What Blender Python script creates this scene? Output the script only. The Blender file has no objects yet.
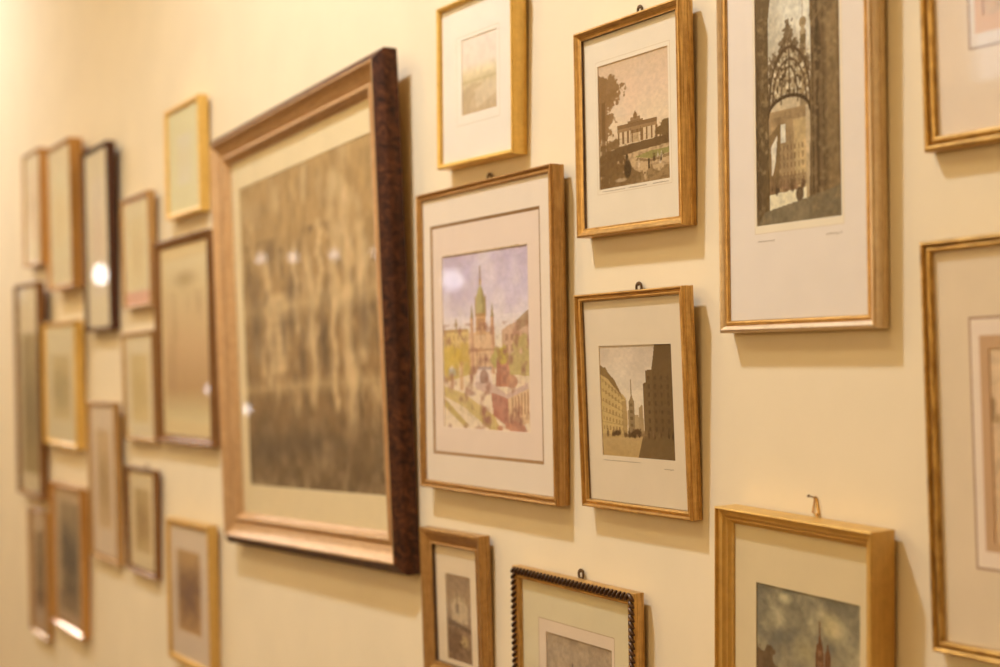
import bpy, bmesh, math, random
import numpy as np
from mathutils import Matrix, Vector

random.seed(4)
SC = bpy.context.scene
COL = SC.collection

# ------------------------------------------------------------------ colour helpers
def lin1(c):
    c = c / 255.0
    return c / 12.92 if c <= 0.04045 else ((c + 0.055) / 1.055) ** 2.4
def lin(c):
    return tuple(lin1(x) for x in c)
WALL_ALB = (0.80, 0.69, 0.47)
PANE = (1.19, 1.24, 1.28)        # the pane takes this share of the light on its way in and out
def alb(c, wall):
    """surface colour of a thing seen as c next to cream wall paint seen as wall"""
    v = [max(0.004, k * a * lin1(x) / lin1(w)) for k, a, x, w in zip(PANE, WALL_ALB, c, wall)]
    k = min(1, .9 / max(v)); return tuple(k * x for x in v)

# ------------------------------------------------------------------ materials
def nodes(name):
    m = bpy.data.materials.new(name); m.use_nodes = True
    nt = m.node_tree; nt.nodes.clear()
    out = nt.nodes.new('ShaderNodeOutputMaterial')
    return m, nt, out
def link(nt, a, b): nt.links.new(a, b)
def principled(nt, out, base=None, rough=0.5, metal=0.0, spec=0.5):
    p = nt.nodes.new('ShaderNodeBsdfPrincipled')
    if base is not None: p.inputs['Base Color'].default_value = (*base, 1)
    p.inputs['Roughness'].default_value = rough
    p.inputs['Metallic'].default_value = metal
    p.inputs['Specular IOR Level'].default_value = spec
    link(nt, p.outputs[0], out.inputs[0]); return p
def ramp(nt, stops):
    r = nt.nodes.new('ShaderNodeValToRGB'); e = r.color_ramp.elements
    while len(e) < len(stops): e.new(0.5)
    for el, (pos, c) in zip(e, stops): el.position = pos; el.color = (*c, 1)
    return r
def noise(nt, vec, scale, detail=4, rough=0.55):
    n = nt.nodes.new('ShaderNodeTexNoise'); n.inputs['Scale'].default_value = scale
    n.inputs['Detail'].default_value = detail; n.inputs['Roughness'].default_value = rough
    if vec is not None: link(nt, vec, n.inputs['Vector'])
    return n
def bump(nt, height, p, strength, dist):
    b = nt.nodes.new('ShaderNodeBump'); b.inputs['Strength'].default_value = strength
    b.inputs['Distance'].default_value = dist
    link(nt, height, b.inputs['Height']); link(nt, b.outputs[0], p.inputs['Normal'])

def paint_mat(name, base, var=0.04, scale=6, rough=0.75, bstr=0.15):
    m, nt, out = nodes(name); p = principled(nt, out, rough=rough, spec=0.25)
    tc = nt.nodes.new('ShaderNodeTexCoord')
    n = noise(nt, tc.outputs['Object'], scale, 6)
    lo = tuple(x * (1 - var) for x in base); hi = tuple(min(0.95, x * (1 + var)) for x in base)
    r = ramp(nt, [(0.3, lo), (0.7, hi)]); link(nt, n.outputs['Fac'], r.inputs[0]); link(nt, r.outputs[0], p.inputs['Base Color'])
    n2 = noise(nt, tc.outputs['Object'], 240, 3); bump(nt, n2.outputs['Fac'], p, bstr, 0.0006)
    return m

def gilt(name, dark, mid, light, metal=0.45, rough=0.36, streak=150, along=3.0, lo=0.28, hi=0.72, spots=0.0):
    """gilded or stained stick: streaks run along the moulding (UV x = metres along it)"""
    m, nt, out = nodes(name); p = principled(nt, out, rough=rough, metal=metal)
    uv = nt.nodes.new('ShaderNodeUVMap'); uv.uv_map = 'UVMap'
    mp = nt.nodes.new('ShaderNodeMapping'); mp.inputs['Scale'].default_value = (along, streak, 1)
    link(nt, uv.outputs[0], mp.inputs[0])
    n = noise(nt, mp.outputs[0], 4.0, 7, 0.62)
    r = ramp(nt, [(lo, dark), ((lo + hi) / 2, mid), (hi, light)])
    link(nt, n.outputs['Fac'], r.inputs[0])
    n2 = noise(nt, uv.outputs[0], 70, 5, 0.7)
    r2 = ramp(nt, [(0.35, (0.62, 0.55, 0.48)), (0.6, (1, 1, 1))]); link(nt, n2.outputs['Fac'], r2.inputs[0])
    mx = nt.nodes.new('ShaderNodeMixRGB'); mx.blend_type = 'MULTIPLY'; mx.inputs[0].default_value = 0.35 + spots
    link(nt, r.outputs[0], mx.inputs[1]); link(nt, r2.outputs[0], mx.inputs[2])
    link(nt, mx.outputs[0], p.inputs['Base Color'])
    bump(nt, n.outputs['Fac'], p, 0.12, 0.0006)
    return m

def burl(name):
    m, nt, out = nodes(name); p = principled(nt, out, rough=0.55, spec=0.25)
    uv = nt.nodes.new('ShaderNodeUVMap'); uv.uv_map = 'UVMap'
    n = noise(nt, uv.outputs[0], 60, 8, 0.7); n.inputs['Distortion'].default_value = 1.2
    r = ramp(nt, [(0.36, (0.022, 0.008, 0.004)), (0.52, (0.085, 0.028, 0.010)), (0.66, (0.18, 0.062, 0.020))])
    link(nt, n.outputs['Fac'], r.inputs[0]); link(nt, r.outputs[0], p.inputs['Base Color'])
    bump(nt, n.outputs['Fac'], p, 0.15, 0.0008)
    return m

def vcol_mat(name, rough=0.8):
    m, nt, out = nodes(name); p = principled(nt, out, rough=rough, spec=0.2)
    a = nt.nodes.new('ShaderNodeAttribute'); a.attribute_name = 'Print'
    link(nt, a.outputs['Color'], p.inputs['Base Color']); return m

def glass_mat():
    m, nt, out = nodes('picture_glass')
    t = nt.nodes.new('ShaderNodeBsdfTransparent'); t.inputs[0].default_value = (0.985, 0.99, 0.985, 1)
    g = nt.nodes.new('ShaderNodeBsdfGlossy'); g.inputs['Roughness'].default_value = 0.015
    geo = nt.nodes.new('ShaderNodeNewGeometry')
    io = nt.nodes.new('ShaderNodeMapRange')        # same reflectance met from either face
    io.inputs['To Min'].default_value = 1.33; io.inputs['To Max'].default_value = 1 / 1.33
    link(nt, geo.outputs['Backfacing'], io.inputs['Value'])
    f = nt.nodes.new('ShaderNodeFresnel'); link(nt, io.outputs[0], f.inputs['IOR'])
    mx = nt.nodes.new('ShaderNodeMixShader')
    link(nt, f.outputs[0], mx.inputs[0]); link(nt, t.outputs[0], mx.inputs[1]); link(nt, g.outputs[0], mx.inputs[2])
    link(nt, mx.outputs[0], out.inputs[0]); return m

def emit_mat(name, col, s):
    m, nt, out = nodes(name); e = nt.nodes.new('ShaderNodeEmission')
    e.inputs[0].default_value = (*col, 1); e.inputs[1].default_value = s
    link(nt, e.outputs[0], out.inputs[0]); return m

def flat(name, base, rough=0.7, metal=0.0, var=0.05):
    m, nt, out = nodes(name); p = principled(nt, out, rough=rough, metal=metal, spec=0.3)
    tc = nt.nodes.new('ShaderNodeTexCoord'); n = noise(nt, tc.outputs['Object'], 28, 6)
    r = ramp(nt, [(0.3, tuple(x * (1 - var) for x in base)), (0.7, tuple(min(.93, x * (1 + var)) for x in base))])
    link(nt, n.outputs['Fac'], r.inputs[0]); link(nt, r.outputs[0], p.inputs['Base Color']); return m

_pm = {}
def paper(c, wall):
    a = alb(c, wall); k = tuple(round(x, 3) for x in a)
    if k not in _pm: _pm[k] = flat('mat_board_paper', a, 0.85, var=0.025)
    return _pm[k]

M = {}
M['wall'] = paint_mat('cream_wall_paint', WALL_ALB)
M['ceiling'] = paint_mat('ceiling_paint', (0.70, 0.62, 0.46))
M['far_wall'] = paint_mat('tan_wall_paint', (0.60, 0.47, 0.28))
M['glass'] = glass_mat()
M['print'] = vcol_mat('printed_paper')
M['back'] = flat('brown_backing_board', (0.22, 0.14, 0.07), 0.9)
M['iron'] = flat('dark_iron', (0.13, 0.075, 0.03), 0.5, 0.4)
M['brass'] = flat('bright_brass', (0.75, 0.50, 0.20), 0.25, 0.9)
M['ink'] = flat('faded_pencil', (0.33, 0.25, 0.16), 0.9)
M['edge'] = flat('torn_gilt_paper_edge', (0.52, 0.36, 0.15), 0.8)
M['bright_gold'] = gilt('bright_satin_gold', (0.76, 0.48, 0.11), (0.86, 0.56, 0.14), (0.92, 0.64, 0.19), 0.4, 0.33, 60, 2)
M['old_gold'] = gilt('streaked_old_gold', (0.30, 0.14, 0.03), (0.66, 0.40, 0.125), (0.84, 0.56, 0.20), 0.6, 0.36, 130, 5, spots=0.2)
M['ribbed_gold'] = gilt('brown_gold_lacquer', (0.25, 0.12, 0.033), (0.52, 0.30, 0.10), (0.72, 0.46, 0.17), 0.6, 0.36, 170, 4, spots=0.15)
M['pale_gold'] = gilt('pale_champagne_gold', (0.68, 0.49, 0.27), (0.84, 0.67, 0.43), (0.92, 0.79, 0.57), 0.6, 0.36, 110, 4)
M['mustard_gold'] = gilt('smooth_mustard_gold', (0.62, 0.37, 0.09), (0.72, 0.45, 0.12), (0.78, 0.51, 0.15), 0.4, 0.42, 50, 2)
M['worn_gold'] = gilt('worn_antique_gold', (0.20, 0.09, 0.018), (0.60, 0.37, 0.10), (0.86, 0.58, 0.20), 0.6, 0.34, 90, 10, spots=0.3)
M['bronze'] = gilt('dark_bronze_beads', (0.03, 0.014, 0.006), (0.09, 0.045, 0.018), (0.26, 0.15, 0.06), 0.5, 0.35, 90, 30)
M['mahogany'] = gilt('dark_mahogany', (0.035, 0.010, 0.005), (0.075, 0.022, 0.010), (0.12, 0.040, 0.016), 0.05, 0.24, 90, 4)
M['brown'] = gilt('brown_walnut', (0.17, 0.075, 0.022), (0.27, 0.125, 0.04), (0.36, 0.18, 0.065), 0.3, 0.24, 90, 4)
M['amber'] = gilt('amber_gilt_wood', (0.48, 0.24, 0.06), (0.60, 0.31, 0.08), (0.70, 0.39, 0.11), 0.3, 0.24, 90, 4)
M['tan'] = gilt('tan_gilt_wood', (0.45, 0.25, 0.08), (0.55, 0.32, 0.11), (0.62, 0.39, 0.14), 0.3, 0.24, 90, 4)
M['rose_gold'] = gilt('rosy_wood_gilt', (0.40, 0.22, 0.09), (0.60, 0.38, 0.18), (0.72, 0.50, 0.26), 0.45, 0.40, 110, 3)
M['dark_lip'] = gilt('dark_rebate_and_shade', (0.05, 0.025, 0.010), (0.09, 0.045, 0.018), (0.15, 0.08, 0.032), 0.1, 0.5, 60, 3)  # bare dark rebates, also painting in the shade of deep coves
M['burl'] = burl('dark_burl_veneer')

# ------------------------------------------------------------------ mesh helpers
def mesh_obj(name, verts, faces, mats, parent=None, fmat=None, uvs=None, smooth=None):
    me = bpy.data.meshes.new(name); me.from_pydata(verts, [], faces)
    for m in (mats if isinstance(mats, (list, tuple)) else [mats]): me.materials.append(m)
    if fmat: me.polygons.foreach_set('material_index', fmat)
    if uvs is not None:
        l = me.uv_layers.new(name='UVMap'); l.data.foreach_set('uv', np.array(uvs, 'f').ravel())
    if smooth:
        me.polygons.foreach_set('use_smooth', [True] * len(me.polygons))
        me.update()
        me.set_sharp_from_angle(angle=math.radians(smooth))
    me.update()
    o = bpy.data.objects.new(name, me); COL.objects.link(o)
    if parent: o.parent = parent
    return o
def box_data(x0, x1, y0, y1, z0, z1):
    v = [(x0, y0, z0), (x1, y0, z0), (x1, y1, z0), (x0, y1, z0), (x0, y0, z1), (x1, y0, z1), (x1, y1, z1), (x0, y1, z1)]
    f = [(0, 3, 2, 1), (4, 5, 6, 7), (0, 1, 5, 4), (1, 2, 6, 5), (2, 3, 7, 6), (3, 0, 4, 7)]
    return v, f
def box(name, x0, x1, y0, y1, z0, z1, m, parent=None):
    return mesh_obj(name, *box_data(x0, x1, y0, y1, z0, z1), m, parent)

# frames live in local axes: x right, z up, y into the wall; the back lies at y=0, outward is -y
def moulding(name, w, h, prof, mats, parent):
    """sweep a closed section (inset u, height v off the back, material) round the rectangle, mitred"""
    V = []; F = []; FM = []; UV = []
    n = len(prof)
    cum = [0]
    for i in range(n):
        a, b = prof[i], prof[(i + 1) % n]
        cum.append(cum[-1] + math.hypot(b[0] - a[0], b[1] - a[1]))
    sides = [((-1, 0), (1, 0)), ((1, 0), (1, 1)), ((1, 1), (-1, 1)), ((-1, 1), (-1, 0))]
    def pt(c, u, v):
        return (c[0] * (w / 2 - u), -v, (h - u) if c[1] else u)
    for si, (c0, c1) in enumerate(sides):
        b = len(V); off = si * 1.37 + w * 7.1
        L = w if si % 2 == 0 else h
        for u, v, _ in prof:
            V.append(pt(c0, u, v)); V.append(pt(c1, u, v))
        for i in range(n):
            j = (i + 1) % n
            F.append((b + 2 * i, b + 2 * i + 1, b + 2 * j + 1, b + 2 * j)); FM.append(prof[i][2])
            ui, uj = prof[i][0], prof[j][0]
            UV += [(off + ui, cum[i]), (off + L - ui, cum[i]), (off + L - uj, cum[i + 1]), (off + uj, cum[i + 1])]
    o = mesh_obj(name, V, F, mats, parent, FM, UV)
    me = o.data
    bm = bmesh.new(); bm.from_mesh(me); bmesh.ops.recalc_face_normals(bm, faces=bm.faces)
    # each stick is an open tube: make its faces look outward
    bm.faces.ensure_lookup_table()
    for f in bm.faces: f.smooth = True
    bm.to_mesh(me); bm.free(); me.set_sharp_from_angle(angle=math.radians(42))
    return o

def arc(cu, cv, ru, rv, a0, a1, n=6, m=0):
    return [(cu + ru * math.cos(math.radians(a0 + (a1 - a0) * i / n)), cv + rv * math.sin(math.radians(a0 + (a1 - a0) * i / n)), m) for i in range(n + 1)]

def profile(kind, T, fw, mv, lip=0):
    """section points: back outer corner, outer side, face, inner lip down to the sheet at mv, back"""
    P = [(0.0006, 0, 0), (0, 0.001, 0)]
    if kind == 'flat':          # plain flat stick with softened edges
        r = 0.0022
        P += [(0, T - r, 0)] + arc(r, T - r, r, r, 180, 90, 4) + [(fw * .36, T - .0002, 0), (fw * .72, T - .0014, 0), (fw * .85, T - .0026, 0), (fw, T - .0050, 0), (fw, mv, 0)]
    elif kind == 'scoop':       # raised outer ridge, face falling inward in a hollow
        r = 0.002
        P += [(0, T * .35, 0), (0.0007, T * .38, 0), (0.0007, T * .43, 0), (0, T * .46, 0)]
        P += [(0, T - r, 0)] + arc(r, T - r, r, r, 180, 80, 4)
        d = (T - mv)
        P += [(fw * .38, T - d * .22, 0), (fw * .55, T - d * .42, 0), (fw * .72, T - d * .55, 0), (fw * .86, T - d * .6, 0)]
        P += arc(fw * .93, T - d * .62, fw * .07, fw * .07, 150, 0, 3) + [(fw, mv, 0)]
    elif kind == 'step':        # narrow ridge, groove, second ridge
        r = 0.0014
        P += [(0, T * .25, 0), (.0006, T * .28, 0), (.0006, T * .33, 0), (0, T * .36, 0), (0, T - .0048, 0), (.0009, T - .0042, 0), (.0009, T - .0034, 0), (0, T - .0028, 0)]
        P += [(0, T - r, 0)] + arc(r, T - r, r, r, 180, 60, 4)
        P += [(fw * .36, T - .0024, 0), (fw * .42, T - .0042, 0), (fw * .50, T - .0042, 0)]
        P += arc(fw * .72, T - .0042, fw * .20, .0018, 180, 0, 5) + [(fw * .95, T - .0052, 0), (fw, T - .006, 0), (fw, mv, 0)]
    elif kind == 'round':       # stick with well softened edges
        P += [(0, T - .004, 0)] + arc(.0035, T - .004, .0035, .004, 180, 90, 5) + [(fw * .55, T - .0003, 0)]
        P += arc(fw - .005, T - .0055, .005, .0052, 90, 0, 6) + [(fw, mv, 0)]
    elif kind in ('slant', 'bevel'):       # narrow front edge, then a polished bevel falling to the sheet
        d = (T - mv) * .92; f0 = .0022; f1 = min(fw - .0012, f0 + d / (1.45 if kind == 'slant' else 1.0))
        P += [(0, T - .0014, 0)] + arc(.0014, T - .0014, .0014, .0014, 180, 90, 3) + [(f0, T - .0001, 0), (f1, T - d, 0), (fw, T - d - .0002, 0), (fw, mv, 0)]
    elif kind == 'deep':        # tall outer ledge and several small steps falling to the sheet
        d = T - mv; r = .0016
        P += [(0, T - r, 0)] + arc(r, T - r, r, r, 180, 80, 4)
        P += [(fw * .13, T - .0002, 0), (fw * .17, T - d * .26, 0), (fw * .32, T - d * .30, 0), (fw * .42, T - d * .34, 0), (fw * .46, T - d * .33, 0), (fw * .52, T - d * .42, 0), (fw * .56, T - d * .50, 0),
              (fw * .70, T - d * .60, 0), (fw * .74, T - d * .59, 0), (fw * .80, T - d * .68, 0), (fw * .86, T - d * .80, 0), (fw * .95, T - d * .84, 0), (fw, T - d * .90, 0), (fw, mv, 0)]
    elif kind == 'slope':       # pale outer slope, gold inner bead (material 1)
        P += [(0, T * .30, 0), (.0008, T * .34, 0), (.0008, T * .42, 0), (0, T * .46, 0), (0, T - .004, 0), (.0006, T - .0018, 0), (.0018, T - .0006, 0), (.003, T, 0), (fw * .52, T - .0028, 0), (fw * .60, T - .0048, 1)]
        P += arc(fw * .78, T - .0046, fw * .17, .0016, 180, 0, 5, 1) + [(fw, T - .0052, 1), (fw, mv, 1)]
    elif kind == 'double':      # two rounded ridges with a dark groove between
        P += [(0, T - .005, 0)] + arc(fw * .24, T - .005, fw * .24, .005, 180, 15, 7) + [(fw * .50, T - .0052, 0)]
        P += arc(fw * .75, T - .0042, fw * .23, .0022, 180, 0, 6) + [(fw, T - .0055, 0), (fw, mv, 0)]
    k = max(i for i, q in enumerate(P) if abs(q[0] - fw) < 1e-9 and abs(q[1] - mv) > 1e-9)
    if lip: P[k] = (P[k][0], P[k][1], lip)
    P += [(fw, 0, 0)]
    return P

def ring_rects(name, w, h, y, rects, mats, parent):
    """flat sheet of nested rectangles (x0,x1,z0,z1); material k fills between rect k and k+1; last one may be open"""
    V = []; F = []; FM = []
    for r in rects:
        x0, x1, z0, z1 = r
        V += [(x0 - w / 2, y, z0), (x1 - w / 2, y, z0), (x1 - w / 2, y, z1), (x0 - w / 2, y, z1)]
    for k in range(len(rects) - 1):
        a, b = 4 * k, 4 * k + 4
        for i in range(4):
            j = (i + 1) % 4
            F.append((a + i, a + j, b + j, b + i)); FM.append(k)
    # turned-in edge of the board, 1.4 mm, at the innermost opening and the outside
    for k, s in ((len(rects) - 1, 1), (0, -1)):
        a = 4 * k; b = len(V); V += [(V[a + i][0], y + .0014, V[a + i][2]) for i in range(4)]
        for i in range(4):
            j = (i + 1) % 4
            F.append((a + i, a + j, b + j, b + i)); FM.append(len(rects) - 2)
    return mesh_obj(name, V, F, mats, parent, FM)

# ------------------------------------------------------------------ painting the prints
class Canvas:
    """a printed sheet, as colours on a fine grid; u runs right 0..1, v runs down 0..1"""
    def __init__(s, nx, ny, bg):
        s.nx, s.ny = nx, ny
        s.U, s.V = np.meshgrid((np.arange(nx) + .5) / nx, (np.arange(ny) + .5) / ny)
        s.c = np.zeros((ny, nx, 3)); s.c[:] = bg
        s.rng = np.random.default_rng(nx * 7 + ny)
    def noise(s, fx, fy, oct=3):
        tot = np.zeros((s.ny, s.nx)); amp = 1; norm = 0
        for _ in range(oct):
            gx, gy = max(2, int(fx) + 2), max(2, int(fy) + 2)
            g = s.rng.random((gy, gx)); x = s.U * (gx - 1.001); y = s.V * (gy - 1.001)
            i, j = x.astype(int), y.astype(int); a, b = x - i, y - j
            a = a * a * (3 - 2 * a); b = b * b * (3 - 2 * b)
            tot += amp * ((g[j, i] * (1 - a) + g[j, i + 1] * a) * (1 - b) + (g[j + 1, i] * (1 - a) + g[j + 1, i + 1] * a) * b)
            norm += amp; amp *= .55; fx *= 2; fy *= 2
        return tot / norm
    def mix(s, mask, col):
        m = np.clip(mask, 0, 1)[..., None]; s.c = s.c * (1 - m) + np.array(col, float) * m
    def grad(s, stops):
        v = [a for a, _ in stops]
        for k in range(3): s.c[..., k] = np.interp(s.V, v, [c[k] for _, c in stops])
    def poly(s, pts, col, a=1.0):
        ins = np.zeros((s.ny, s.nx), bool); n = len(pts)
        for i in range(n):
            x0, y0 = pts[i]; x1, y1 = pts[(i + 1) % n]
            if y0 == y1: continue
            ins ^= ((y0 > s.V) != (y1 > s.V)) & (s.U < (x1 - x0) * (s.V - y0) / (y1 - y0) + x0)
        s.mix(ins * a, col)
    def rect(s, x0, y0, x1, y1, col, a=1.0):
        s.mix(((s.U > x0) & (s.U < x1) & (s.V > y0) & (s.V < y1)) * a, col)
    def oval(s, x, y, rx, ry, col, a=1.0, soft=.15):
        d = np.sqrt(((s.U - x) / rx) ** 2 + ((s.V - y) / ry) ** 2)
        s.mix(np.clip((1 - d) / soft, 0, 1) * a, col)
    def line(s, x0, y0, x1, y1, wd, col, a=1.0):
        asp = s.ny / s.nx; dx, dy = x1 - x0, (y1 - y0) * asp; L = dx * dx + dy * dy + 1e-12
        t = np.clip(((s.U - x0) * dx + (s.V - y0) * asp * dy) / L, 0, 1)
        d = np.hypot(s.U - x0 - t * dx, (s.V - y0) * asp - t * dy)
        s.mix(np.clip((wd - d) * s.nx + .5, 0, 1) * a, col)
    def blot(s, x, y, rx, ry, col, a=1.0, f=14, cut=.45, sharp=9):
        n = s.noise(f, f * s.ny / s.nx)
        d = np.sqrt(((s.U - x) / rx) ** 2 + ((s.V - y) / ry) ** 2)
        s.mix(np.clip((n - cut + (1 - d) * .55) * sharp, 0, 1) * (d < 1.5) * a, col)
    def tex(s, fx, fy, amt, oct=3):
        n = s.noise(fx, fy, oct) - .5; s.c = np.clip(s.c * (1 + n[..., None] * amt * 2), 0, 255)
    def people(s, n, x0, x1, y0, y1, hgt, cols):
        for _ in range(n):
            x = s.rng.uniform(x0, x1); y = s.rng.uniform(y0, y1); hh = hgt * s.rng.uniform(.7, 1.2)
            c = cols[s.rng.integers(len(cols))]
            s.oval(x, y, hh * .26 * s.ny / s.nx, hh * .5, c, .85, .4); s.oval(x, y - hh * .55, hh * .12 * s.ny / s.nx, hh * .13, c, .85, .4)

def art_park(c):            # park with a colonnade on a terrace
    c.grad([(0, (212, 176, 134)), (.25, (222, 186, 146)), (.5, (226, 194, 150)), (.62, (220, 186, 140)), (1, (170, 134, 88))])
    c.mix((c.noise(2, 3, 2) - .5) * 1.4 * (c.V < .45), (196, 176, 150)); c.mix((c.noise(3, 3, 2) - .5) * 1.2 * (c.V < .5), (230, 188, 146))
    c.poly([(0, .10), (.12, .12), (.1, .5), (.0, .62)], (150, 112, 70), .7)
    for x, y, rx, ry in ((.1, .19, .22, .09), (.22, .28, .12, .05), (.08, .30, .14, .10), (.11, .46, .13, .06), (.06, .52, .1, .12)):
        c.blot(x, y, rx, ry, (142, 104, 62), .92)
    c.rect(0.04, .3, .09, .8, (120, 86, 50), .8)
    # building
    b = (128, 92, 54)
    c.rect(.27, .515, .83, .545, b, .9); c.rect(.27, .545, .83, .575, (160, 122, 78)); c.rect(.42, .50, .64, .52, b, .85)
    c.rect(.46, .475, .60, .5, b, .75); c.oval(.53, .465, .035, .03, b, .9, .4); c.oval(.53, .445, .015, .02, b, .9, .4)
    c.rect(.27, .575, .83, .665, (214, 180, 132), .9)
    for i in range(9):
        x = .275 + i * .067
        c.rect(x, .575, x + .026, .67, b, .92)
    c.rect(.46, .56, .47, .67, b); c.rect(.60, .56, .61, .67, b); c.rect(.47, .575, .60, .60, b, .8); c.rect(.49, .6, .58, .67, (196, 158, 108), .9)
    c.blot(.93, .62, .12, .08, (118, 88, 50), .95); c.blot(.2, .66, .08, .06, (128, 94, 54), .9)
    c.poly([(.1, .72), (.3, .685), (1, .665), (1, .74), (.6, .745), (.1, .79)], (112, 82, 48), .95)
    c.poly([(.1, .78), (.55, .745), (1, .73), (1, .98), (.2, 1), (.1, .92)], (200, 162, 112), .9)
    c.poly([(.50, .79), (.72, .765), (1, .76), (1, .80), (.75, .825)], (152, 136, 74), .95)
    c.poly([(.55, .80), (.75, .83), (1, .805), (1, .83), (.75, .85), (.52, .82)], (132, 100, 60), .7)
    c.blot(.14, .86, .22, .16, (116, 84, 48), .95); c.blot(.30, .94, .3, .07, (124, 92, 54), .9); c.blot(.85, .95, .24, .06, (150, 116, 72), .9)
    c.rect(.02, .66, .12, 1, (118, 86, 50), .6)
    c.oval(.41, .87, .06, .085, (74, 54, 32), .95, .3); c.oval(.40, .775, .022, .022, (74, 54, 32), .95)
    c.rect(.70, .82, .725, .90, (84, 60, 36)); c.people(5, .78, .95, .80, .86, .06, [(92, 66, 40), (206, 180, 140), (80, 58, 36)])
    c.oval(.57, .845, .02, .035, (220, 186, 138), .8); c.oval(.31, .95, .10, .02, (214, 180, 134), .7, .5)
    c.tex(30, 46, .05); c.mix(np.clip((c.noise(30, 46, 2) - .45) * 2, 0, 1) * (c.V > .62) * .5, (96, 70, 42))
def art_street(c):          # street with a distant church tower
    c.grad([(0, (200, 168, 128)), (.3, (214, 184, 142)), (.7, (220, 188, 140)), (1, (178, 138, 82))])
    c.mix((c.noise(3, 2, 2) - .5) * 1.2 * (c.V < .4), (190, 160, 122))
    c.poly([(0, .17), (.05, .20), (.07, .19), (.12, .25), (.2, .31), (.28, .42), (.35, .47), (.37, .62), (.36, .82), (0, .85)], (192, 152, 88))
    c.poly([(0, .17), (.05, .20), (.07, .19), (.12, .25), (.2, .31), (.28, .42), (.30, .46), (.2, .38), (.1, .30), (0, .26)], (128, 94, 52), .9)
    for r in range(6):
        for i in range(7):
            x = .02 + i * .045; y = .30 + r * .085 + (i * .025) * (1 - r / 5.5)
            c.rect(x, y, x + .02, y + .035, (136, 100, 54), .6)
    for r in range(5): c.line(0, .29 + r * .1, .36, .50 + r * .055, .005, (150, 114, 64), .6)
    c.rect(.30, .5, .36, .8, (160, 122, 70), .7)
    # tower and spire
    t = (140, 108, 66)
    c.poly([(.43, .35), (.445, .47), (.47, .5), (.47, .82), (.395, .82), (.395, .5), (.418, .47)], t, .95); c.line(.43, .31, .43, .4, .006, t)
    c.rect(.375, .58, .40, .82, (154, 120, 74), .9); c.rect(.47, .62, .52, .82, (170, 134, 84), .9)
    for i in range(4): c.rect(.41, .52 + i * .06, .45, .545 + i * .06, (108, 80, 46), .7)
    c.poly([(.53, .56), (.58, .52), (.60, .82), (.52, .82)], (160, 124, 76), .9)
    # dark block on the right
    d = (112, 82, 46)
    c.poly([(.60, .84), (.60, .34), (.635, .33), (.635, .225), (.72, .22), (.75, .10), (.77, 0), (1, 0), (1, 1), (.56, 1), (.58, .86)], d, .96)
    c.poly([(.78, 0), (1, 0), (1, .8), (.73, .8), (.73, .24)], (102, 74, 42), .6)
    for r in range(7):
        for i in range(4): c.rect(.66 + i * .085, .27 + r * .075, .69 + i * .085, .31 + r * .075, (88, 62, 36), .55)
    c.poly([(0, .80), (.6, .79), (1, .80), (1, 1), (0, 1)], (176, 136, 78), .8)
    c.poly([(.58, .80), (1, .78), (1, 1), (.5, 1)], (108, 80, 46), .9)
    c.people(34, .05, .98, .775, .81, .06, [(76, 52, 30), (96, 68, 40), (130, 96, 56)])
    for x, y in ((.22, .79), (.44, .80), (.50, .77)):
        c.oval(x, y, .055, .03, (84, 58, 34), .9, .4); c.oval(x - .05, y + .01, .03, .022, (90, 64, 38), .9, .4)
    c.tex(30, 42, .05); c.tex(3, 4, .05)
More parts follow.
